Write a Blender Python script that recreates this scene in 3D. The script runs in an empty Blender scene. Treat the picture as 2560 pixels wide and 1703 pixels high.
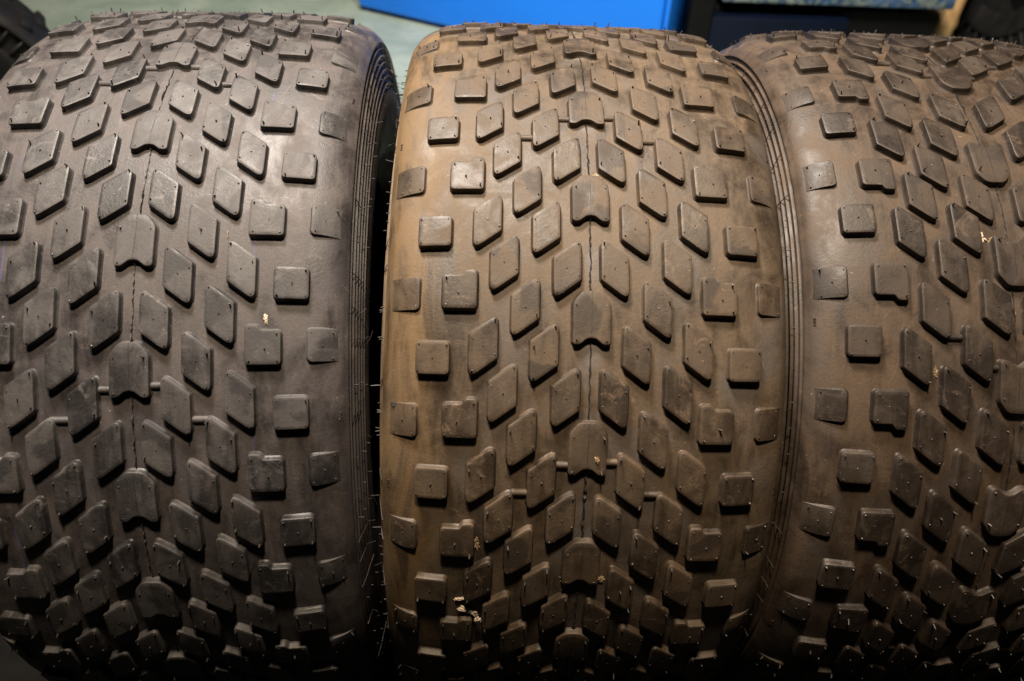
import bpy, bmesh, math, random
from mathutils import Vector, Matrix, Euler, noise
PI = math.pi
random.seed(7)
sc = bpy.context.scene
COL = sc.collection

# ------------------------------------------------------------------ camera
UNIT = 0.36                      # tread radius of a tyre in metres
ZAX = 0.366                      # height of the tyre axes above the floor
cam_d = bpy.data.cameras.new('camera'); cam = bpy.data.objects.new('camera', cam_d); COL.objects.link(cam)
CAMX = Vector((0.99951241, -0.00890375, 0.02992769))
CAMF = Vector((0.02659072, 0.74513720, -0.66638088))
CAMU = Vector((-0.01636694, 0.66685176, 0.74501064))
CPOS = Vector((-0.07070, -0.70928, 0.66474 + ZAX))
cam.matrix_world = Matrix(((CAMX.x, CAMU.x, -CAMF.x, CPOS.x), (CAMX.y, CAMU.y, -CAMF.y, CPOS.y), (CAMX.z, CAMU.z, -CAMF.z, CPOS.z), (0, 0, 0, 1)))
cam_d.sensor_width = 36.0
cam_d.lens = 2090.02 / 2560 * 36
cam_d.clip_start = 0.01; cam_d.clip_end = 60
cam_d.dof.use_dof = True
cam_d.dof.focus_distance = 0.68
cam_d.dof.aperture_fstop = 6.3
sc.camera = cam

# ------------------------------------------------------------------ light
w = bpy.data.worlds.new('World'); sc.world = w; w.use_nodes = True
bg = w.node_tree.nodes['Background']
bg.inputs[0].default_value = (0.55, 0.62, 0.80, 1); bg.inputs[1].default_value = 0.006

def area(name, loc, target, size, sizey, power, col):
    l = bpy.data.lights.new(name, 'AREA'); l.shape = 'RECTANGLE'; l.size = size; l.size_y = sizey
    l.energy = power; l.color = col
    o = bpy.data.objects.new(name, l); COL.objects.link(o); o.location = loc
    o.rotation_euler = (Vector(target) - Vector(loc)).to_track_quat('-Z', 'Y').to_euler()
    return o
area('hall_lamp', (-0.42, 0.32, 2.25), (-0.02, -0.02, 0.5), 0.34, 0.34, 104, (1.0, 0.89, 0.79))
area('hall_lamp_front', (-0.10, -0.37, 2.9), (0.0, -0.27, 0.4), 0.22, 0.22, 102, (1.0, 0.81, 0.60))
sl = bpy.data.lights.new('cabinet_fill_spot', 'SPOT'); sl.energy = 330; sl.spot_size = math.radians(62); sl.spot_blend = 0.5; sl.shadow_soft_size = 0.15; sl.color = (1.0, 0.96, 0.9)
so = bpy.data.objects.new('cabinet_fill_spot', sl); COL.objects.link(so); so.location = (0.2, 0.30, 2.9)  # added spot that brightens the blue cabinet; no known lamp hangs here
so.rotation_euler = (Vector((0.15, 2.15, 0.0)) - so.location).to_track_quat('-Z', 'Y').to_euler()

sc.view_settings.view_transform = 'Standard'; sc.view_settings.look = 'None'
sc.view_settings.exposure = -0.12; sc.view_settings.gamma = 1.0
sc.view_settings.use_curve_mapping = False
sc.render.engine = 'CYCLES'
sc.cycles.use_denoising = True

# ------------------------------------------------------------------ helpers
def tag(o, label=None, cat=None, group=None, kind=None):
    if label: o['label'] = label
    if cat: o['category'] = cat
    if group: o['group'] = group
    if kind: o['kind'] = kind
    return o
def obj(name, me, mat=None, parent=None):
    o = bpy.data.objects.new(name, me); COL.objects.link(o)
    if mat and not me.materials: me.materials.append(mat)
    if parent: o.parent = parent
    return o
def empty(name, loc, rot=(0, 0, 0)):
    o = bpy.data.objects.new(name, None); COL.objects.link(o); o.location = loc; o.rotation_euler = rot
    o.empty_display_size = 0.05
    return o
def mesh(name, v, f, smooth=None):
    me = bpy.data.meshes.new(name); me.from_pydata([tuple(p) for p in v], [], f); me.update()
    if smooth is not None:
        for p in me.polygons: p.use_smooth = True
        if smooth < 3: me.set_sharp_from_angle(angle=smooth)
    return me
def bevel_box(name, lo, hi, b=0.004, seg=2):
    bm = bmesh.new()
    bmesh.ops.create_cube(bm, size=1)
    for v in bm.verts:
        v.co = Vector([lo[i] + (v.co[i] + .5) * (hi[i] - lo[i]) for i in range(3)])
    if b: bmesh.ops.bevel(bm, geom=bm.edges[:], offset=b, segments=seg, affect='EDGES', profile=0.5)
    me = bpy.data.meshes.new(name); bm.to_mesh(me); bm.free()
    for p in me.polygons: p.use_smooth = True
    me.set_sharp_from_angle(angle=math.radians(40))
    return me

# ------------------------------------------------------------------ materials
class NT:
    def __init__(s, name):
        s.m = bpy.data.materials.new(name); s.m.use_nodes = True; s.t = s.m.node_tree
        s.b = s.t.nodes['Principled BSDF']
    def n(s, typ, **kw):
        nd = s.t.nodes.new(typ)
        for k, v in kw.items(): setattr(nd, k, v)
        return nd
    def set(s, sock, v):
        if hasattr(v, 'links') or isinstance(v, bpy.types.NodeSocket): s.t.links.new(v, sock)
        else: sock.default_value = v
    def pos(s): return s.n('ShaderNodeNewGeometry').outputs['Position']
    def objc(s): return s.n('ShaderNodeTexCoord').outputs['Object']
    def mapping(s, vec, scale=(1, 1, 1), loc=(0, 0, 0)):
        m = s.n('ShaderNodeMapping'); s.set(m.inputs[0], vec); m.inputs['Scale'].default_value = scale; m.inputs['Location'].default_value = loc
        return m.outputs[0]
    def noise(s, vec, scale, detail=5, rough=0.55, dist=0.0):
        n = s.n('ShaderNodeTexNoise'); s.set(n.inputs['Vector'], vec); n.inputs['Scale'].default_value = scale
        n.inputs['Detail'].default_value = detail; n.inputs['Roughness'].default_value = rough; n.inputs['Distortion'].default_value = dist
        return n.outputs[0]
    def ramp(s, f, lo, hi, a=0.0, b=1.0):
        r = s.n('ShaderNodeMapRange'); r.interpolation_type = 'SMOOTHSTEP'; s.set(r.inputs[0], f)
        r.inputs[1].default_value = lo; r.inputs[2].default_value = hi; r.inputs[3].default_value = a; r.inputs[4].default_value = b
        return r.outputs[0]
    def mix(s, f, a, b, mode='MIX'):
        m = s.n('ShaderNodeMix', data_type='RGBA', blend_type=mode); s.set(m.inputs[0], f)
        s.set(m.inputs[6], a if hasattr(a, 'links') else (*a, 1)); s.set(m.inputs[7], b if hasattr(b, 'links') else (*b, 1))
        return m.outputs[2]
    def math(s, op, a, b=0.0, c=None):
        m = s.n('ShaderNodeMath', operation=op); s.set(m.inputs[0], a); s.set(m.inputs[1], b)
        if c is not None: s.set(m.inputs[2], c)
        return m.outputs[0]
    def bump(s, h, strength, dist, nrm=None):
        b = s.n('ShaderNodeBump'); s.set(b.inputs['Height'], h); b.inputs['Strength'].default_value = strength; b.inputs['Distance'].default_value = dist
        if nrm is not None: s.set(b.inputs['Normal'], nrm)
        return b.outputs[0]
    def fin(s, color, rough, nrm=None, metal=0.0, spec=0.5):
        s.set(s.b.inputs['Base Color'], color if hasattr(color, 'links') else (*color, 1))
        s.set(s.b.inputs['Roughness'], rough); s.b.inputs['Metallic'].default_value = metal
        s.b.inputs['Specular IOR Level'].default_value = spec
        if nrm is not None: s.set(s.b.inputs['Normal'], nrm)
        return s.m

def rubber(name, base, dust, amount, tint, seed, block=False, chalk=False, streak=False):
    """black rubber under a film of dust; dust patches, wipe marks, scuffs and specks come from noise in the place's own space"""
    t = NT(name); p = t.mapping(t.pos(), loc=(seed * 3.1, seed * 1.7, seed * .9))
    big = t.noise(p, 9, 5, .6, .5)
    mid = t.noise(p, 38, 6, .65, .6)
    wipe = t.noise(t.mapping(p, (30, 6, 6)), 1.8, 6, .65, 1.0)
    fine = t.noise(p, 420, 3, .6)
    grain = t.noise(p, 1500, 2, .5)
    d = t.math('ADD', t.math('MULTIPLY', big, .5), t.math('MULTIPLY', mid, .5))
    d = t.math('ADD', d, t.math('MULTIPLY', t.math('SUBTRACT', wipe, .5), .55))
    if block:
        rnd = t.n('ShaderNodeObjectInfo').outputs['Random']
        d = t.math('ADD', d, t.math('MULTIPLY', t.math('SUBTRACT', rnd, .5), .20))
    f = t.ramp(d, .32, .66, amount - .44, amount + .40)
    col = t.mix(f, base, dust)
    # cooler, wiped or damp areas
    col = t.mix(t.ramp(t.noise(t.mapping(p, (1.6, 1, 1), (4, 2, 7)), 10, 6, .62, 1.0), .50, .64, 0, .70), col, tint)
    if block:   # dark damp patches on some lugs, chalky scuffs on others
        st = t.math('MULTIPLY', t.ramp(t.noise(t.mapping(p, (1, 1, 1), (9, 5, 1)), 26, 4, .5, .6), .50, .58, 0, 1), t.ramp(rnd, .45, .8, 0, .8))
        col = t.mix(st, col, [c * 1.15 for c in base])
        sf = t.math('MULTIPLY', t.ramp(t.noise(t.mapping(p, (1, 1, 1), (2, 5, 8)), 60, 6, .7, 1.2), .54, .68, 0, 1), t.ramp(rnd, .75, .2, 0, .6))
        col = t.mix(sf, col, [min(1, c * 1.7 + .015) for c in dust])
    else:
        sf = t.ramp(t.noise(t.mapping(p, (1, 1, 1), (2, 5, 8)), 48, 7, .75, 1.5), .58, .72, 0, .55)
        col = t.mix(sf, col, [min(1, c * 1.6 + .01) for c in dust])
    sp = t.ramp(t.noise(t.mapping(p, (1, 1, 1), (1, 8, 3)), 300, 2, .5), .72, .76, 0, .7)
    col = t.mix(t.math('MULTIPLY', sp, t.ramp(mid, .45, .65)), col, [min(1, c * 2.6 + .08) for c in dust])
    col = t.mix(t.ramp(fine, .3, .7, 0, .40), col, [c * .5 for c in dust])
    if chalk:
        x = t.n('ShaderNodeSeparateXYZ'); t.set(x.inputs[0], t.objc())
        line = t.math('LESS_THAN', t.math('ABSOLUTE', t.math('SUBTRACT', x.outputs[0], .239 * UNIT)), .0005)
        line2 = t.math('LESS_THAN', t.math('ABSOLUTE', t.math('ADD', x.outputs[0], .262 * UNIT)), .0005)
        line = t.math('MULTIPLY', t.math('ADD', line, line2), t.ramp(t.noise(p, 26, 3), .5, .62, 0, .45))
        col = t.mix(line, col, (.06, .06, .22))
    if streak:   # pale grey run along the seam and an ochre film on the left shoulder
        x = t.n('ShaderNodeSeparateXYZ'); t.set(x.inputs[0], t.objc())
        ax = t.math('ABSOLUTE', t.math('ADD', x.outputs[0], t.math('MULTIPLY', t.math('SUBTRACT', mid, .5), .012)))
        k1 = t.math('MULTIPLY', t.ramp(ax, .0150, .001, 0, 1), t.ramp(t.noise(p, 17, 5, .65), .46, .62, 0, .6))
        col = t.mix(k1, col, (.118, .109, .104))
        k2 = t.math('MULTIPLY', t.ramp(x.outputs[0], -.100, -.132, 0, 1), t.ramp(wipe, .35, .6, .2, .8))
        col = t.mix(k2, col, (.118, .074, .033))
    rough = t.math('ADD', t.ramp(f, 0, 1, .50, .70), t.math('MULTIPLY', t.math('SUBTRACT', mid, .5), .45))
    nrm = t.bump(t.math('ADD', t.math('MULTIPLY', fine, .5), t.math('ADD', t.math('MULTIPLY', grain, .3), t.math('MULTIPLY', mid, .4))), .32, .0012)
    return t.fin(col, rough, nrm, 0.0, .42)

def plain(name, color, rough, bump=0.0, scale=200, var=.25, metal=0.0, spec=.5):
    t = NT(name); p = t.pos()
    n = t.noise(p, scale * .06, 5, .6)
    col = t.mix(t.ramp(n, .3, .7, 0, 1), [c * (1 - var) for c in color], [min(1, c * (1 + var)) for c in color])
    return t.fin(col, rough, t.bump(t.noise(p, scale, 4), bump, .002) if bump else None, metal, spec)
JIT = {
    'M': {(-8,0):(-0.0023,-0.0026), (-8,1):(-0.0032,-0.0029), (-8,2):(0.0001,-0.0023), (-8,3):(-0.0005,-0.0027), (-8,4):(0.001,0.0008), (-7,0):(-0.0001,0.0047), (-7,1):(0.002,0.0015), (-7,2):(-0.0039,0.0022), (-7,3):(-0.0006,0.0007), (-7,4):(0.0008,0.0033), (-7,5):(0.0001,0.0004), (-6,-1):(-0.0012,0.015), (-6,0):(0.0022,0.0003), (-6,1):(0.0034,-0.0001), (-6,2):(-0.005,0.0027), (-6,3):(0.0011,0.0041), (-6,4):(0.0009,-0.0002), (-5,-1):(-0.0011,0.015), (-5,0):(0.0012,-0.001), (-5,1):(0.0019,0.0009), (-5,2):(-0.001,-0.0007), (-5,3):(-0.0007,-0.0046), (-5,4):(-0.0003,0.0026), (-4,-2):(-0.0005,0.015), (-4,-1):(0.0016,0.001), (-4,0):(0.0011,-0.0025), (-4,1):(-0.0014,0.0024), (-4,2):(0.0002,-0.0019), (-4,3):(-0.0007,-0.0046), (-4,4):(0.0012,0.0037), (-3,-2):(0.0008,0.015), (-3,-1):(-0.0012,0.0004), (-3,0):(0.0011,-0.0032), (-3,1):(-0.0005,0.0019), (-3,2):(-0.0014,-0.002), (-3,3):(0.0006,0.0067), (-2,-3):(0.001,0.015), (-2,-2):(-0.0004,0.003), (-2,-1):(-0.0007,-0.0065), (-2,0):(-0.0008,0.0008), (-2,1):(-0.0024,0.0002), (-2,2):(0.0004,-0.0024), (-2,3):(-0.0001,0.0048), (-1,-3):(0.002,0.015), (-1,-2):(-0.0001,-0.0078), (-1,-1):(-0,-0.0054), (-1,0):(-0.0007,0.001), (-1,1):(0.0004,0.0002), (-1,2):(0.0001,0.004), (-1,3):(0.0008,0.0121), (0,-3):(0.0019,0.015), (0,-2):(-0.0012,-0.0102), (0,-1):(-0.0004,-0.0011), (0,0):(0.001,0.0025), (0,1):(0.0007,-0.0016), (0,2):(0.0019,-0.0014), (0,3):(0.0013,-0.0047), (1,-3):(0.0038,0.015), (1,-2):(-0.0004,0.0054), (1,-1):(-0.001,-0.0053), (1,0):(-0.0001,0.0029), (1,1):(0.0017,-0.0004), (1,2):(0.0013,-0.0025), (1,3):(0.0004,-0.0056), (2,-2):(0.0019,0.0008), (2,-1):(-0.0021,-0.0075), (2,0):(0.0001,0.001), (2,1):(0.002,0.0003), (2,2):(0.0002,0.0002), (2,3):(-0.0004,-0.0024), (3,-2):(0.004,0.015), (3,-1):(-0.0008,-0.0077), (3,0):(-0.0016,-0.0029), (3,1):(0.0027,0.0034), (3,2):(0.0005,-0.0024), (3,3):(0.0007,-0.0008), (3,4):(-0.0014,-0.0042), (4,-1):(0.0007,0.0034), (4,0):(-0.0021,-0.0046), (4,1):(0.0014,0.003), (4,2):(0.0035,0.0018), (4,3):(0.0005,-0.0016), (4,4):(0.0013,-0.0063), (5,-1):(0.0043,0.005), (5,0):(-0.001,-0.0019), (5,1):(0.0007,-0.0006), (5,2):(0.0035,-0.0007), (5,3):(0.0017,-0.0027), (5,4):(0.0002,0.0002), (6,0):(-0.0033,-0.0012), (6,1):(-0.0041,-0.0019), (6,2):(0.0008,0.0013), (6,3):(-0.0006,0.001), (6,4):(-0.0026,-0.0017), (6,5):(-0.0015,-0.0016), (7,0):(0.002,0.0036), (7,1):(-0.0031,-0.002), (7,2):(-0.0014,0.0008), (7,3):(-0.0005,-0.0001), (7,4):(-0.0009,-0.0004), (7,5):(-0.0023,-0.0039), (8,1):(-0.002,0.0011), (8,2):(-0.0005,0.006), (8,3):(-0.0016,0.0028)},
    'L': {(-6,0):(-0.0072,0.0032), (-6,1):(-0.0026,-0.0021), (-5,0):(-0.0012,0.0026), (-5,1):(0.0026,-0.003), (-5,2):(0.0039,0.0024), (-5,3):(-0.0004,-0.0008), (-5,4):(0.0038,0.0082), (-4,-1):(-0.0026,0.0112), (-4,0):(-0.0011,-0.0003), (-4,1):(0.0029,-0.0032), (-4,2):(0.0004,-0.0022), (-4,3):(-0.0016,-0.0027), (-3,-1):(-0.0013,0.0032), (-3,0):(0.0014,-0.0025), (-3,1):(0.0014,-0.0016), (-3,2):(-0.0011,-0.0007), (-3,3):(-0.0007,-0.0002), (-2,-1):(-0.0018,0.0014), (-2,0):(-0.0008,-0.0033), (-2,1):(0.0016,-0.0008), (-2,2):(-0.0014,-0.0004), (-2,3):(-0.0009,0.0056), (-1,-1):(-0.0005,-0.0023), (-1,0):(0.0008,-0.002), (-1,1):(0.0011,-0.0016), (-1,2):(-0.0024,-0.0033), (0,-3):(-0.0017,0.0098), (0,-2):(0.0017,0.0019), (0,-1):(0.0028,-0.0008), (0,0):(0.0018,-0), (0,1):(-0.0001,0.0007), (1,-1):(0.0004,0.0002), (1,0):(0.0011,-0.0026), (1,1):(0.0013,-0.0002), (1,2):(-0.0019,-0.0012), (2,-1):(-0,0.0026), (2,0):(0.0003,-0.001), (2,1):(-0.0003,-0.001), (2,2):(-0.0006,0.0007), (2,3):(-0.0008,0.004), (3,-2):(-0.0037,0.015), (3,-1):(-0.0004,0.0056), (3,0):(0.0008,0.001), (3,1):(-0.0008,-0.0028), (3,2):(0.0005,0.0008), (3,3):(-0.0015,-0.0007), (4,-1):(-0.0016,0.0103), (4,0):(0.0002,0.0008), (4,1):(0.0005,0.0002), (4,2):(-0.0005,-0.0011), (4,3):(0.0003,-0.0006), (5,-1):(0.0005,0.0134), (5,0):(0.0013,0.0016), (5,1):(0.0015,-0.0011), (5,2):(0.0003,-0.0019), (5,3):(0,-0.0007), (6,0):(-0.0013,0.0002), (6,1):(-0.0003,-0.0007), (6,2):(0.0002,-0.0023), (6,3):(-0.0001,-0.0019), (6,4):(-0.0027,0.0043), (7,0):(0.0006,0.0089), (7,1):(-0.0006,0.0014), (7,2):(-0.0016,-0.0008), (7,3):(-0.0021,-0.0022), (7,4):(-0.0013,-0.0011), (8,1):(-0.0013,0.0073), (8,2):(-0.0023,0.0005), (8,3):(-0.0032,-0.002)},
    'R': {(-8,-4):(0.0009,0.0019), (-8,-3):(-0.0011,0.0029), (-8,-2):(-0.0017,0.0012), (-8,-1):(-0.0018,0.0004), (-8,0):(-0.0014,0.0062), (-7,-5):(0.0008,0.0046), (-7,-4):(0.0003,0.0063), (-7,-3):(-0.0024,0.0033), (-7,-2):(-0.0031,-0.0009), (-7,-1):(-0.0026,-0.0047), (-6,-4):(-0.0006,-0.0077), (-6,-3):(-0.0004,0.0049), (-6,-2):(-0.0022,0.0009), (-6,-1):(-0.0014,0.0013), (-6,0):(-0.0014,0.0028), (-5,-4):(-0.0039,-0.0134), (-5,-3):(0.0029,0.004), (-5,-2):(0.0022,0.0016), (-5,-1):(0.0014,0.0004), (-5,0):(0.0016,-0.0045), (-4,-4):(-0.0032,-0.0185), (-4,-3):(-0.0011,-0.0018), (-4,-2):(0.0024,0.0044), (-4,-1):(0.0003,0.0019), (-4,0):(0.0014,-0.0052), (-3,-4):(0.0008,-0.0019), (-3,-3):(-0.0056,-0.0143), (-3,-2):(0.0033,0.0098), (-3,-1):(0.0021,0.0037), (-3,0):(0.0018,-0), (-3,1):(0.0019,-0.0013), (-2,-4):(0.006,0.019), (-2,-3):(-0.006,-0.019), (-2,-2):(-0,0.0047), (-2,-1):(0.005,-0.0003), (-2,0):(0.0017,0.0015), (-2,1):(0.0006,-0.0029), (-1,-3):(-0.006,-0.019), (-1,-2):(-0.006,-0.0094), (-1,-1):(0.0049,0.0071), (-1,0):(0.0034,-0.0004), (-1,1):(0.0012,-0.0017), (0,-3):(0.006,0.019), (0,-2):(-0.006,-0.019), (0,-1):(0.0014,0.0047), (0,0):(-0.002,0.0034), (0,1):(0.0033,-0.0042), (0,2):(-0.0003,0.0019), (1,-3):(-0.0051,-0.019), (1,-2):(0.006,-0.0094), (1,-1):(-0.0049,0.0071), (1,0):(-0.0034,-0.0004), (1,1):(-0.0012,-0.0017), (2,-4):(-0.006,0.019), (2,-3):(-0.006,-0.019), (2,-2):(0,0.0047), (2,-1):(-0.005,-0.0003), (2,0):(-0.0017,0.0015), (2,1):(-0.0006,-0.0029), (3,-4):(0.0053,0.0042), (3,-3):(0.0056,-0.0143), (3,-2):(-0.0033,0.0098), (3,-1):(-0.0021,0.0037), (3,0):(-0.0018,-0), (3,1):(-0.0019,-0.0013), (4,-4):(0.0032,-0.0185), (4,-3):(0.0011,-0.0018), (4,-2):(-0.0024,0.0044), (4,-1):(-0.0003,0.0019), (4,0):(-0.0014,-0.0052), (5,-4):(0.0039,-0.0134), (5,-3):(-0.0029,0.004), (5,-2):(-0.0022,0.0016), (5,-1):(-0.0014,0.0004), (5,0):(-0.0016,-0.0045), (6,-4):(0.0006,-0.0077), (6,-3):(0.0004,0.0049), (6,-2):(0.0022,0.0009), (6,-1):(0.0014,0.0013), (6,0):(0.0014,0.0028), (7,-5):(-0.0008,0.0046), (7,-4):(-0.0003,0.0063), (7,-3):(0.0024,0.0033), (7,-2):(0.0031,-0.0009), (7,-1):(0.0026,-0.0047), (8,-4):(-0.0009,0.0019), (8,-3):(0.0011,0.0029), (8,-2):(0.0017,0.0012), (8,-1):(0.0018,0.0004), (8,0):(0.0014,0.0062)},
}
# ------------------------------------------------------------------ floor
def floor_mat():
    t = NT('green_floor_paint'); p = t.pos()
    n = t.noise(p, 5, 6, .6, .5); m = t.noise(t.mapping(p, (1, 2.2, 1)), 16, 5, .6)
    col = t.mix(t.ramp(n, .35, .65), (.19, .245, .205), (.28, .335, .285))
    col = t.mix(t.ramp(m, .52, .7, 0, .6), col, (.15, .20, .18))
    return t.fin(col, t.ramp(m, .3, .7, .35, .6), t.bump(m, .2, .004))
fl = mesh('floor', [(-5, -4, 0), (5, -4, 0), (5, 6, 0), (-5, 6, 0)], [(0, 1, 2, 3)])
tag(obj('floor', fl, floor_mat()), kind='structure')
mt = mesh('mat', [(-2.5, -3.5, .004), (2.5, -3.5, .004), (2.5, .45, .004), (-2.5, .45, .004)], [(0, 1, 2, 3)])  # made-up black sheet, added to darken the ground in front and stop floor bounce
tag(obj('added_dark_sheet', mt, plain('added_sheet_black', (.0025, .0024, .0023), .95, .6, 500, .4, 0, .15)), kind='structure')

# ------------------------------------------------------------------ tyre profile (unit: tread radius)
def tread_r(x): return 1 + .0031 * x ** 2 - 6.98 * x ** 6
OUT = [(x * .02, tread_r(x * .02)) for x in range(19)]
b0, b1, b2, b3 = (.36, .9852), (.393, .9765), (.4135, .9645), (.421, .947)
for i in range(1, 9):
    q = i / 8; a = (1 - q) ** 3; b = 3 * q * (1 - q) ** 2; c = 3 * q * q * (1 - q); d = q ** 3
    OUT.append((a * b0[0] + b * b1[0] + c * b2[0] + d * b3[0], a * b0[1] + b * b1[1] + c * b2[1] + d * b3[1]))
TREAD_END = len(OUT)
SIDE = [(.4240, .944), (.4250, .941), (.4215, .938)]
for i in range(6):                                          # ribbed band below the shoulder
    q = (i + .15) / 6
    x = .4205 + .0205 * q ** .8; r = .938 - .112 * q; st = .112 / 6
    SIDE += [(x - .0010, r - st * .42), (x + .0056, r - st * .52), (x + .0060, r - st * .66), (x - .0004, r - st * .78)]
SIDE += [(.4450, .81), (.4460, .77), (.440, .72), (.427, .67), (.405, .62), (.386, .588), (.37, .576), (.352, .58),
         (.352, .62), (.395, .70), (.41, .80), (.395, .90), (.35, .942), (.2, .953), (0, .955)]
ARC = [0.0]
for i in range(1, TREAD_END):
    ARC.append(ARC[-1] + math.hypot(OUT[i][0] - OUT[i - 1][0], OUT[i][1] - OUT[i - 1][1]))
def surf(s):
    sg = -1 if s < 0 else 1; s = min(abs(s), ARC[-1] - 1e-6)
    i = 1
    while ARC[i] < s: i += 1
    q = (s - ARC[i - 1]) / (ARC[i] - ARC[i - 1]); A, B = OUT[i - 1], OUT[i]
    def tan(j):
        j0, j1 = max(0, j - 1), min(TREAD_END - 1, j + 1)
        v = Vector((OUT[j1][0] - OUT[j0][0], OUT[j1][1] - OUT[j0][1]))
        if j == 0: v = Vector((1, 0))
        return v.normalized()
    tv = (tan(i - 1) * (1 - q) + tan(i) * q).normalized()
    return sg * (A[0] + (B[0] - A[0]) * q), A[1] + (B[1] - A[1]) * q, -tv.y * sg, tv.x
def s_of_x(x):
    i = 1
    while OUT[i][0] < x: i += 1
    q = (x - OUT[i - 1][0]) / (OUT[i][0] - OUT[i - 1][0]); return ARC[i - 1] + q * (ARC[i] - ARC[i - 1])
def on(s, a, h):                                            # tread point: lateral arc s, angle a from the front, height h
    x, r, nx, nr = surf(s); R = r + h * nr
    return Vector(((x + h * nx), -R * math.cos(a), R * math.sin(a))) * UNIT
def side_pt(i, a, sg, lift=0.0):
    x, r = SIDE[i]
    return Vector((sg * (x + lift), -r * math.cos(a), r * math.sin(a))) * UNIT

def carcass_mesh(name, seed):
    half = OUT + SIDE
    prof = [(-x, r) for x, r in reversed(half[1:])] + half[:-1] if False else [(-x, r) for x, r in reversed(half[1:-1])] + half
    n = 360; m = len(prof); v = []; f = []
    for j in range(n):
        a = 2 * PI * j / n; ca, sa = math.cos(a), math.sin(a)
        for x, r in prof:
            rr = r + .0012 * noise.noise(Vector((x * 9, ca * 5 + seed, sa * 5)))
            v.append((x * UNIT, -rr * ca * UNIT, rr * sa * UNIT))
    for j in range(n):
        k = (j + 1) % n
        for i in range(m):
            l = (i + 1) % m
            f.append((j * m + i, j * m + l, k * m + l, k * m + i))
    return mesh(name, v, f, math.radians(42))

# ------------------------------------------------------------------ tread lugs
HB = .0156
def rounded(poly, segs=4):
    """poly: list of (u, v, radius) -> rounded outline"""
    out = []; n = len(poly)
    for i, (x, y, r) in enumerate(poly):
        p = Vector((x, y)); a = Vector(poly[i - 1][:2]); b = Vector(poly[(i + 1) % n][:2])
        da, db = (a - p), (b - p); ang = da.angle(db)
        t = min(r / math.tan(ang / 2), .48 * da.length, .48 * db.length) if r else 0
        if t < 1e-5: out.append((x, y)); continue
        p0 = p + da.normalized() * t; p1 = p + db.normalized() * t
        for q in range(segs + 1):
            q /= segs; c = p0 * (1 - q) ** 2 + p * 2 * q * (1 - q) + p1 * q * q
            out.append((c.x, c.y))
    return out
def densify(o, step):
    r = []
    for i, p in enumerate(o):
        q = o[(i + 1) % len(o)]; d = math.hypot(q[0] - p[0], q[1] - p[1]); k = max(1, int(d / step))
        for j in range(k): r.append((p[0] + (q[0] - p[0]) * j / k, p[1] + (q[1] - p[1]) * j / k))
    return r
W_, L_, SH_ = .0284, .0445, .0208
RHOMB = rounded([(-W_, -SH_ - L_, .011), (W_, SH_ - L_, .007), (W_, SH_ + L_, .011), (-W_, -SH_ + L_, .007)])
SQUARE = rounded([(-.0332, -.0328, .009), (.0332, -.0328, .009), (.0332, .0328, .009), (-.0332, .0328, .009)])
STEP = rounded([(-.0350, -.0460, .009), (-.0120, -.0450, .008), (-.0050, -.0345, .008), (.0345, -.0345, .009), (.0345, .0340, .008), (-.0350, .0340, .008)])
SHIELD = rounded([(-.0385, -.0720, .024), (-.0190, -.0960, .02), (.0190, -.0960, .02), (.0385, -.0720, .024), (.0385, .0130, .010), (.0240, .0125, .012),
                  (.0095, .0010, .012), (0, -.0005, .004), (-.0095, .0010, .012), (-.0240, .0125, .012), (-.0385, .0130, .010)])
PINS = {'rhomb': [(-.0225, -.0520), (.0225, -.0150), (-.0235, .0150), (.0215, .0515), (0, 0)],
        'square': [(-.027, -.0265), (.027, -.0265), (-.027, .0265), (.027, .0265), (0, 0)],
        'step': [(-.027, -.037), (.027, -.027), (-.027, .0265), (.027, .0265), (0.004, .002)],
        'shoulder': [(-.020, -.0265), (-.020, .0265), (.002, 0), (.024, -.027), (.024, .027)],
        'shield': [(-.0305, -.066), (.0305, -.066), (-.0300, .0050), (.0300, .0050)]}
XK = [0, .0487, .0923, .1340, .1774, .2168, .2632, .3179, .3756]
PHI = [-.3168, -.8634, -1.2044, -1.5505, -1.8945, -2.2497, -2.6513, -3.1448, -2.6596]
SK = [s_of_x(x) if x else 0 for x in XK]
DTH = 2 * PI / 24
def kind_of(k):
    k = abs(k); return 'shield' if k == 0 else 'rhomb' if k <= 5 else {6: 'step', 7: 'square', 8: 'shoulder'}[k]
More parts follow.
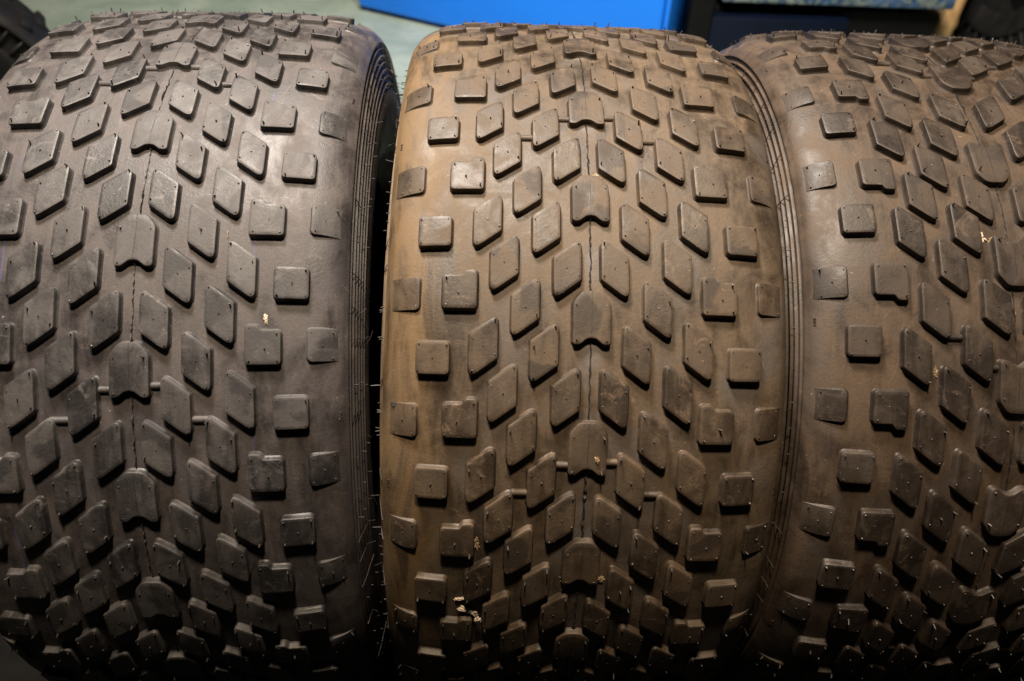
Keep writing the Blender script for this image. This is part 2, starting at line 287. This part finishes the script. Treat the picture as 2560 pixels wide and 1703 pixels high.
def lug_mesh(k, flip):
    """column k (signed, as it stands); flip turns the moulding half a turn about the radius"""
    kind = kind_of(k); kk = -k if flip else k
    sg = -1 if kk < 0 else 1
    if kind == 'shoulder':
        us = [-.027 + .077 * i / 9 for i in range(10)]
        top = [(-.027, -.0255), (-.0255, -.0310), (-.0195, -.034)] + [(u, -.034) for u in us[2:]]
        o = top + [(u, -v) for u, v in reversed(top)]
    else:
        o = densify({'shield': SHIELD, 'rhomb': RHOMB, 'step': STEP, 'square': SQUARE}[kind], .016)
    o = [(u * sg, v) for u, v in o]
    if flip: o = [(-u, -v) for u, v in o]
    A = sum(o[i][0] * o[(i + 1) % len(o)][1] - o[(i + 1) % len(o)][0] * o[i][1] for i in range(len(o)))
    ks = -1 if k < 0 else 1
    n = len(o); nrm = []
    for i in range(n):
        a, b = o[i - 1], o[(i + 1) % n]; d = Vector((b[1] - a[1], -(b[0] - a[0]))).normalized()
        nrm.append(d if A > 0 else -d)
    sc0 = SK[abs(k)] * ks
    def hh(s, h):
        if kind != 'shoulder': return h
        h *= .54
        q = (abs(s) - SK[8] + .027) / .077; q = max(0, min(1, q))
        return h * (1 - q ** 1.15 * 1.05) - .0012 * q
    v = []; f = []
    def ring(e, h, scale=1.0):
        i0 = len(v)
        for (u, w), nn in zip(o, nrm):
            uu = (u + nn.x * e) * scale; ww = (w + nn.y * e) * scale
            s = sc0 + uu; v.append(on(s, -ww, hh(s, h) if h > 0 else h))
        return i0
    rings = [ring(.0048, -.003), ring(.0034, .0006), ring(.0014, .0022), ring(.0007, .0060), ring(.0003, HB - .0014), ring(-.0001, HB - .0004), ring(-.0009, HB)]
    def quad(a, b, c, d): f.append((a, b, c, d) if A < 0 else (d, c, b, a))
    for a, b in zip(rings, rings[1:]):
        for i in range(n):
            j = (i + 1) % n; quad(a + i, a + j, b + j, b + i)
    last = rings[-1]
    if kind == 'shoulder':
        for i in range(n // 2 - 1): quad(last + i, last + i + 1, last + n - 2 - i, last + n - 1 - i)
    else:
        cx = sum(p[0] for p in o) / n; cy = sum(p[1] for p in o) / n
        if kind == 'shield': cx = 0
        prev = last
        for sc_, h in ((.80, HB + .0001), (.4, HB - .0003)):
            i0 = len(v)
            for (u, w) in o: v.append(on(sc0 + cx + (u - cx) * sc_, -(cy + (w - cy) * sc_), h))
            for i in range(n):
                j = (i + 1) % n; quad(prev + i, prev + j, i0 + j, i0 + i)
            prev = i0
        c = len(v); v.append(on(sc0 + cx, -cy, HB - .0003))
        for i in range(n):
            t = (prev + i, prev + (i + 1) % n, c); f.append(t if A < 0 else t[::-1])
    me = mesh('lug', v, f, math.radians(50))
    # orientation check: cap must look outward
    return me
def tube(v, f, pts, rad, n=5, cap=True):
    b = len(v)
    for i, p in enumerate(pts):
        d = (pts[min(i + 1, len(pts) - 1)] - pts[max(i - 1, 0)]).normalized()
        x = d.orthogonal().normalized(); y = d.cross(x); r = rad[i] if isinstance(rad, (list, tuple)) else rad
        for j in range(n):
            a = 2 * PI * j / n; v.append(p + (x * math.cos(a) + y * math.sin(a)) * r)
    for i in range(len(pts) - 1):
        for j in range(n):
            k = (j + 1) % n; f.append((b + i * n + j, b + i * n + k, b + (i + 1) * n + k, b + (i + 1) * n + j))
    if cap:
        e = b + (len(pts) - 1) * n; f.append(tuple(e + j for j in range(n)))

def text_mesh(word, size, depth):
    cu = bpy.data.curves.new('lettering', 'FONT'); cu.body = word; cu.size = size; cu.extrude = depth; cu.align_x = 'CENTER'; cu.align_y = 'CENTER'
    o = bpy.data.objects.new('lettering', cu); COL.objects.link(o)
    me = bpy.data.meshes.new_from_object(o.evaluated_get(bpy.context.evaluated_depsgraph_get()))
    bpy.data.objects.remove(o); bpy.data.curves.remove(cu)
    return me

def build_tyre(key, name, label, loc, rot, ph, flip, mats, wear, scale, centre_n):
    rng = random.Random(hash(key) % 1000 if False else {'M': 11, 'L': 22, 'R': 33}[key])
    mc, mb, mp, mk = mats
    root = empty(name, loc, rot); root.scale = (scale,) * 3; tag(root, label, 'tyre', 'knobbly tyres standing side by side')
    body = obj('carcass', carcass_mesh('carcass', rng.random() * 20), mc, root)
    lugs = {k: lug_mesh(k, flip) for k in range(-8, 9)}
    for me in lugs.values(): me.materials.append(mb)
    pv, pf = [], []; rest = []
    def angle(k, n):
        p = PHI[abs(k)]
        return (-(n - p) if flip else -(n + p)) * DTH + ph
    for n in range(24):
        n += centre_n - 12
        for k in range(-8, 9):
            dx, da = JIT[key].get((k, n), (0, 0))
            if abs(k) == 8: dx *= .3
            a = angle(k, n) + da
            # the front lugs (about 105 degrees round the side that is turned to the viewer) are parts of their own
            rel = (a - math.radians(43) + PI) % (2 * PI) - PI
            M = Matrix.Translation((dx * UNIT, 0, 0)) @ Matrix.Rotation(-a, 4, 'X')
            if abs(rel) < math.radians(100):
                o = obj('tread_block', lugs[k], None, root); o.matrix_local = M
            else: rest.append((lugs[k], M))
            if abs(rel) > math.radians(118): continue
            kk = -k if flip else k; sg = -1 if kk < 0 else 1
            for (u, w_) in PINS[kind_of(k)]:
                u *= sg
                if flip: u, w_ = -u, -w_
                q = rng.random()
                L = .0008 if q < .36 else rng.uniform(.0015, .0045) if q < .82 else rng.uniform(.005, .012)
                if abs(u) < .003 and abs(w_) < .003: L *= .55
                s = (SK[abs(k)] * (-1 if k < 0 else 1)) + u + rng.gauss(0, .0007)
                h0 = HB
                if kind_of(k) == 'shoulder':
                    qq = max(0, min(1, (abs(s) - SK[8] + .027) / .077)); h0 = HB * .54 * (1 - qq ** 1.15 * 1.05) - .0012 * qq
                aa = -w_ + rng.gauss(0, .0007)
                p0 = M @ on(s, aa, h0 - .001); p1 = M @ on(s, aa, h0 + L)
                d = p1 - p0; lean = Vector((rng.gauss(0, 1), rng.gauss(0, 1), rng.gauss(0, 1))) * d.length * .16
                rr = rng.uniform(.0014, .0020) * UNIT
                tube(pv, pf, [p0, p0 + d * .6 + lean * .35, p1 + lean], [rr * 1.25, rr, rr * .8], 5)
    tag(obj('vent_pins', mesh('vent_pins', pv, pf, 1.0), mp, root), kind='stuff')
    bm = bmesh.new()
    for me, M in rest:
        i0 = len(bm.verts); bm.from_mesh(me); bm.verts.ensure_lookup_table()
        for v in bm.verts[i0:]: v.co = M @ v.co
    me = bpy.data.meshes.new('rear_tread_blocks'); bm.to_mesh(me); bm.free(); me.materials.append(mb)
    tag(obj('rear_tread_blocks', me, None, root), kind='stuff')
    # wear bars
    for wn in wear:
        for sd in (-1, 1):
            for (x0, x1, dphi) in ((.0360, .0670, -.147 + (.03 if sd < 0 else 0)), (.1180, .1520, .118)):
                p = PHI[2]; a = ((-(wn - p - dphi)) if flip else (-(wn + p + dphi))) * DTH + ph
                v, f = [], []; nseg = 10
                for x in (x0, x0 + .002, x1 - .002, x1):
                    for j in range(nseg + 1):
                        t = PI * j / nseg; hr = .0080
                        v.append(on(sd * x, -math.cos(t) * hr, math.sin(t) * hr * 1.05 - .0006))
                for i in range(3):
                    for j in range(nseg):
                        f.append((i * (nseg + 1) + j, i * (nseg + 1) + j + 1, (i + 1) * (nseg + 1) + j + 1, (i + 1) * (nseg + 1) + j))
                o = obj('wear_bar', mesh('wear_bar', v, f, math.radians(60)), mb, root); o.rotation_euler = (-a, 0, 0)
        a = angle(2, wn + (.13 if not flip else -.23))
        for sd in (-1, 1):
            me = text_mesh('TWI', .0095 * UNIT, .0007 * UNIT)
            # bend on to the shoulder: letters read along the circumference
            for vv in me.vertices:
                x, y, z = vv.co / UNIT
                s = sd * (ARC[-1] - .018) + y * (-sd)
                vv.co = on(s, a + x * 1.1, z + .0006)
            o = obj('raised_lettering', me, mb, body)
            tag(o, 'small raised wear mark reading TWI on the shoulder')
    # mould seam: a ragged fin of flash round the middle, and a fine line over each shield
    v, f = [], []
    for n in range(centre_n - 7, centre_n + 8):
        a1 = angle(0, n); nx = angle(0, n + 1)
        sgn = 1 if flip else -1
        da = JIT[key].get((0, n), (0, 0))
        a_s = a1 + da[1]
        # stretch between this shield's notch and the next shield's arch
        st = a_s + sgn * .003 if not flip else a_s + .003
        if not flip: A0, A1 = a_s - .002, nx + .100 + JIT[key].get((0, n + 1), (0, 0))[1]
        else: A0, A1 = a_s + .002, angle(0, n - 1) - .100 + JIT[key].get((0, n - 1), (0, 0))[1]
        K = 34; prev = None; bigpiece = rng.random() < .6
        for i in range(K + 1):
            q = i / K; aa = A0 + (A1 - A0) * q
            lat = .0022 * noise.noise(Vector((n * 7.3, q * 9, 0))) + .0012 * noise.noise(Vector((n * 7.3, q * 31, 4))) + da[0]
            hgt = .0012 + .0050 * max(0, noise.noise(Vector((n * 3.1 + 50, q * 14, 1.5))) + .25) * (1.3 if bigpiece else .6)
            wd = (1.5 if key == 'M' and n > 0 else .9) * (.0011 + .0030 * abs(noise.noise(Vector((n * 5.7, q * 9, 3.3)))) + (.003 if i in (0, K) else 0) * rng.random())
            ids = []
            for (ls, h) in ((-wd - .0006, -.0008), (-wd * .4, hgt), (wd * .4, hgt * .9), (wd + .0006, -.0008)):
                ids.append(len(v)); v.append(on(lat + ls, aa, h))
            if prev:
                for j in range(3): f.append((prev[j], prev[j + 1], ids[j + 1], ids[j]))
            prev = ids
        # line over the shield itself
        B0, B1 = (a_s + .003, a_s + .095) if not flip else (a_s - .003, a_s - .095)
        prev = None
        for i in range(13):
            aa = B0 + (B1 - B0) * i / 12; wd = .0006 + .0002 * rng.random(); lat = da[0] + .0004 * rng.gauss(0, 1)
            ids = []
            for (ls, h) in ((-wd, HB - .0012), (-wd * .4, HB + .0005), (wd * .4, HB + .0005), (wd, HB - .0012)):
                ids.append(len(v)); v.append(on(lat + ls, aa, h))
            if prev:
                for j in range(3): f.append((prev[j], prev[j + 1], ids[j + 1], ids[j]))
            prev = ids
    obj('mould_seam', mesh('mould_seam', v, f), mk, root)
    # threads of flash across the ribbed sidewall band, and whiskers standing off the sidewall
    v, f = [], []
    for sg in (-1, 1):
        a = math.radians(43 - 95)
        while a < math.radians(43 + 105):
            q = rng.random()
            if q < .55:
                pts = []; i1 = rng.choice((14, 18, 22, 26))
                sl = rng.gauss(0, .006)
                for i in range(4, i1 + 2, 4):
                    pts.append(side_pt(i, a + sl * i / 10 + rng.gauss(0, .0008), sg, .0006 + .0010 * rng.random()))
                if rng.random() < .7: pts.append(pts[-1] + Vector((sg * rng.uniform(.002, .008), rng.gauss(0, .002), rng.gauss(0, .002))))
                tube(v, f, pts, .0010 * UNIT, 4)
            else:
                for i in (8, 16, 24):
                    p = side_pt(i, a + rng.gauss(0, .004), sg); tube(v, f, [p, p + Vector((sg * rng.uniform(.0015, .004), 0, rng.gauss(0, .0008)))], .0013 * UNIT, 4)
            if rng.random() < .16 and not (key == 'M' and sg > 0):
                p = side_pt(27, a + rng.gauss(0, .01), sg); tang = Vector((0, math.sin(a), math.cos(a)))
                tube(v, f, [p, p + Vector((sg * .003, 0, 0)) + tang * rng.gauss(0, .003), p + Vector((sg * .005, 0, 0)) + tang * rng.gauss(0, .008)], .0006 * UNIT, 4)
            a += rng.uniform(.05, .11)
    tag(obj('rib_flash', mesh('rib_flash', v, f, 1.0), mp, root), kind='stuff')
    return root

def crust(root, s, a, h, length, width, turn, seed, mat, label=None, name='mud_crust'):
    """a torn, crumbling patch that clings to the tread: jagged outline, uneven thickness"""
    rng = random.Random(seed); v, f = [], []; n = 22
    def P(u, w_, hh):
        uu = u * math.cos(turn) - w_ * math.sin(turn); ww = u * math.sin(turn) + w_ * math.cos(turn)
        return on(s + uu, a + ww, h + hh)
    rad = [1 + .55 * noise.noise(Vector((math.cos(2 * PI * i / n) * 2.3, math.sin(2 * PI * i / n) * 2.3, seed))) + rng.uniform(-.28, .28) for i in range(n)]
    v.append(P(0, 0, .0030))
    for q, hh in ((.45, .0028), (.8, .0022), (1, -.001)):
        for i in range(n):
            t = 2 * PI * i / n
            v.append(P(math.cos(t) * rad[i] * width * q, math.sin(t) * rad[i] * length * q, hh + (rng.uniform(-.0014, .0022) if hh > 0 else 0)))
    for i in range(n): f.append((0, 1 + i, 1 + (i + 1) % n))
    for r_ in range(2):
        for i in range(n):
            j = (i + 1) % n; b = 1 + r_ * n; f.append((b + i, b + n + i, b + n + j, b + j))
    o = obj(name, mesh(name, v, f), mat, root)
    if label: o['label'] = label
    return o

M_L = (rubber('rubber_grey_carcass', (.0105, .0095, .0103), (.080, .068, .065), .42, (.044, .040, .043), 1, chalk=True),
       rubber('rubber_grey_lug', (.0115, .011, .0118), (.066, .060, .059), .41, (.078, .076, .075), 2, block=True))
M_M = (rubber('rubber_tan_carcass', (.013, .0095, .0066), (.102, .070, .041), .49, (.070, .061, .055), 3, streak=True),
       rubber('rubber_tan_lug', (.0145, .0105, .0075), (.082, .055, .032), .49, (.064, .049, .035), 4, block=True))
M_R = (rubber('rubber_brown_carcass', (.0105, .0074, .0054), (.072, .046, .026), .46, (.048, .038, .031), 5),
       rubber('rubber_brown_lug', (.0105, .0076, .0058), (.042, .028, .0175), .43, (.038, .029, .022), 6, block=True))
PIN = plain('vent_pin_rubber', (.032, .027, .023), .5)
FLASH = plain('seam_flash_rubber', (.012, .010, .009), .6)
PALE = plain('pale_torn_crust', (.40, .33, .25), .8, .5, 900, .3)
TANC = plain('tan_clay_crust', (.22, .155, .085), .85, .5, 900, .3)

tyM = build_tyre('M', 'knobbly_tyre', 'tan dusty knobbly tyre in the middle of the row', (0, 0, ZAX), (0, .0122, 0), .7138, False, (*M_M, PIN, FLASH), (-4, -1, 2, 5, 8), 1.0, 2)
tyL = build_tyre('L', 'knobbly_tyre', 'dark grey knobbly tyre standing left of the tan one', (-.9361 * UNIT, .0099 * UNIT, ZAX + .0037 * UNIT), (0, -.0018, .0260), .5876, False, (*M_L, PIN, FLASH), (-5, -2, 1, 4, 7), 1.0037, 2)
tyR = build_tyre('R', 'knobbly_tyre', 'brown knobbly tyre at the right edge, its shield lugs notched upwards', (.8916 * UNIT, .0088 * UNIT, ZAX - .0019 * UNIT), (0, .0125, -.0024), .8305, True, (*M_R, PIN, FLASH), (-10, -7, -4, -1, 2), .9981, -2)

# torn crust and crumbs clinging to the treads
def sx(x): return math.copysign(s_of_x(abs(x)), x) if x else 0
for (r_, x, a, hgt, ln, wd, tn, sd, mt_, lb) in (
    (tyL, .2670, .813, 0, .0110, .0050, .2, 1, PALE, 'white chipped crumb above a square lug'), 
    (tyL, .1840, .990, 0, .0100, .0016, .05, 4, PALE, 'short white scrape on the carcass'),
    (tyM, .0170, 1.159, 0, .0120, .0060, .7, 5, PALE, 'pale torn shred beside the seam'), (tyM, .0290, 1.138, 0, .0100, .0030, 1.0, 6, PALE, None),
    (tyM, -.2213, .352, 0, .0170, .0060, .1, 7, TANC, 'dry tan tuft beside a square lug'),
    (tyM, -.2560, .196, 0, .0045, .0130, .25, 8, PALE, 'pale torn crust low on the tan tyre'), (tyM, -.2350, .163, .004, .0080, .0260, -.45, 9, PALE, 'long pale torn crust low on the tan tyre'), (tyM, -.2150, .139, .008, .0080, .0080, .2, 10, PALE, None),
    (tyM, -.0240, .266, 0, .0090, .0160, .3, 11, TANC, None), (tyM, .0480, .262, 0, .0090, .0110, .8, 12, TANC, None), (tyM, -.030, .240, 0, .015, .0040, -.3, 13, TANC, None),
    (tyM, .0200, .553, HB, .0080, .0045, .3, 15, TANC, None), 
    (tyR, -.0570, 1.029, 0, .0140, .0080, .4, 17, PALE, 'pale torn patch above a notched shield lug'), (tyR, -.0250, 1.024, 0, .0070, .0220, .1, 18, TANC, None),
    (tyR, -.1715, .734, -.001, .0150, .0055, .1, 19, TANC, 'tan crust beside a diamond lug'),):
    crust(r_, sx(x), a, hgt, ln, wd, tn, sd, mt_, lb)
# ------------------------------------------------------------------ background
BLUE = plain('blue_paint', (.0, .175, .82), .5, 0, 60, .04)
DBLUE = plain('navy_paint', (.0003, .0024, .010), .5, .1, 200, .3, 0, .2)
BLACK = plain('black_plastic', (.0025, .0025, .003), .6, .1, 300, .3, 0, .15)
def on_floor_frame(name, loc, rz): return empty(name, loc, (0, 0, rz))
# blue cabinet, its front turned a little towards the right
rz = math.atan2(-.469, .914); LEN = 1.027
cab = on_floor_frame('blue_cabinet', (-.516, 2.044, 0), rz)
tag(cab, 'bright blue steel cabinet on the floor behind the tyres', 'cabinet')
obj('body', bevel_box('body', (0, 0, .012), (LEN - .012, .30, .75), .012, 3), BLUE, cab)
obj('side_panel', bevel_box('side_panel', (LEN - .010, .008, .010), (LEN + .004, .225, .75), .004), DBLUE if False else BLUE, cab)
obj('corner_post', bevel_box('corner_post', (LEN - .012, .232, .0), (LEN + .012, .300, .76), .006), BLUE, cab)
for x in (.03, LEN - .06):
    obj('foot', bevel_box('foot', (x, .02, 0), (x + .05, .07, .0115), .003), BLACK, cab)
# dark case far behind on the left
dc = on_floor_frame('dark_case', (-.86, 2.19, 0), .05)
tag(dc, 'dark navy case on the floor left of the blue cabinet', 'case')
obj('body', bevel_box('body', (0, 0, .008), (.45, .3, .35), .01), DBLUE, dc)
obj('lid', bevel_box('lid', (-.004, -.004, .353), (.454, .304, .40), .01), DBLUE, dc)
# low platform trolley on the right with a film-wrapped deck
tr = on_floor_frame('platform_trolley', (.50, 1.62, 0), -.02)
tag(tr, 'low navy platform trolley with shiny wrapped deck behind the right tyre', 'trolley')
obj('front_beam', bevel_box('front_beam', (.035, 0, .012), (.42, .05, .168), .004), DBLUE, tr)
obj('chassis', bevel_box('chassis', (.035, .052, .03), (.69, .7, .180), .004), BLACK, tr)
obj('corner_post', bevel_box('corner_post', (-.03, -.004, .0), (.033, .05, .60), .004), BLACK, tr)
t = NT('crinkled_film'); p = t.pos(); n1 = t.noise(p, 34, 5, .65, .8); n2 = t.noise(p, 12, 3)
colf = t.mix(t.ramp(n1, .40, .62), (.006, .03, .08), (.15, .18, .165)); colf = t.mix(t.ramp(n2, .5, .65, 0, .6), colf, (.02, .07, .20))
FILM = t.fin(colf, .25, t.bump(n1, .8, .01))
obj('deck', bevel_box('deck', (.055, .012, .204), (.70, .7, .250), .006, 3), FILM, tr)
for x in (.10, .55):
    v, f = [], []
    tube(v, f, [Vector((x, .12, .0285)), Vector((x + .03, .12, .0285))], .028, 16); f.append(tuple(range(15, -1, -1)))
    obj('deck_strut', bevel_box('deck_strut', (x + .05, .1, .178), (x + .08, .6, .2045), .001), BLACK, tr)
    obj('wheel', mesh('wheel', v, f, .8), BLACK, tr)
# turned wooden post
v, f = [], []
pr = [(0, .030), (.05, .030), (.10, .029), (.115, .033), (.125, .033), (.14, .029), (.4, .028), (.9, .027), (.91, .020)]
tube(v, f, [Vector((0, 0, z)) for z, r in pr], [r for z, r in pr], 20)
t = NT('tan_wood'); p = t.objc(); g = t.noise(t.mapping(p, (60, 60, 5)), 1.5, 5, .6, .6)
WOOD = t.fin(t.mix(t.ramp(g, .3, .7), (.30, .17, .07), (.52, .33, .15)), .6, t.bump(g, .3, .003))
po = obj('wooden_post', mesh('wooden_post', v, f, .7), WOOD); po.location = (1.262, 1.76, 0); po.rotation_euler = (0, .05, 0)
tag(po, 'tan wooden post standing at the far right behind the tyres', 'post')
# plain black tyre at the back right, and a small slotted tyre at the back left
def ring_mesh(name, prof, n=96):
    v, f = [], []; m = len(prof)
    for j in range(n):
        a = 2 * PI * j / n
        for x, r in prof: v.append((x, -r * math.cos(a), r * math.sin(a)))
    for j in range(n):
        k = (j + 1) % n
        for i in range(m):
            l = (i + 1) % m; f.append((j * m + i, j * m + l, k * m + l, k * m + i))
    return mesh(name, v, f, .8)
BT = plain('old_black_rubber', (.006, .0058, .006), .6, .4, 500, .4, 0, .25)
def rear_tyre(name, label, loc, rot, R, Wd, slots, lugs):
    root = empty(name, loc, rot); tag(root, label, 'tyre')
    h = Wd / 2
    half = [(0, R), (h * .6, R), (h * .85, R * .985), (h * .97, R * .955), (h * 1.02, R * .93), (h * 1.02, R * .915), (h * .90, R * .905), (h * .91, R * .745), (h * 1.0, R * .735), (h * 1.02, R * .72), (h * 1.02, R * .68), (h * .95, R * .60), (h * .85, R * .52), (h * .7, R * .53), (h * .8, R * .7), (h * .8, R * .88), (0, R * .93)]
    obj('carcass', ring_mesh('carcass', [(-x, r) for x, r in reversed(half[1:-1])] + half), BT, root)
    v, f = [], []
    me = bevel_box('sidewall_rib', (h * .89, -R * .905, -R * .011), (h * 1.0, -R * .745, R * .011), .002, 1)
    for sg in (1, -1):
        for j in range(slots):
            o = obj('sidewall_rib', me, BT, root); o.matrix_local = Matrix.Rotation(2 * PI * j / slots, 4, 'X') @ Matrix.Scale(sg, 4, (1, 0, 0)) if False else Matrix.Rotation(2 * PI * j / slots, 4, 'X') @ (Matrix.Rotation(PI, 4, 'Z') @ Matrix.Rotation(0, 4, 'X') if sg < 0 else Matrix.Identity(4))
    me = bevel_box('tread_block', (h * .15, -R * 1.03, -R * .045), (h * .86, -R * .97, R * .045), .004, 2)
    for sg in (1, -1):
        for j in range(lugs):
            a = 2 * PI * (j + (.5 if sg < 0 else 0)) / lugs
            o = obj('tread_block', me, BT, root)
            o.matrix_local = Matrix.Rotation(a, 4, 'X') @ (Matrix.Translation((-h * 1.01, 0, 0)) if sg < 0 else Matrix.Identity(4))
    return root
rear_tyre('rear_tyre', 'black tyre half hidden at the top right corner', (1.505, 1.80, .30 + .009), (0, 0, .2), .30, .26, 40, 30)
rear_tyre('rear_tyre', 'small dark tyre with slotted sidewall at the top left corner', (-1.173, .878, .2445), (0, 0, -1.15), .237, .17, 44, 20)
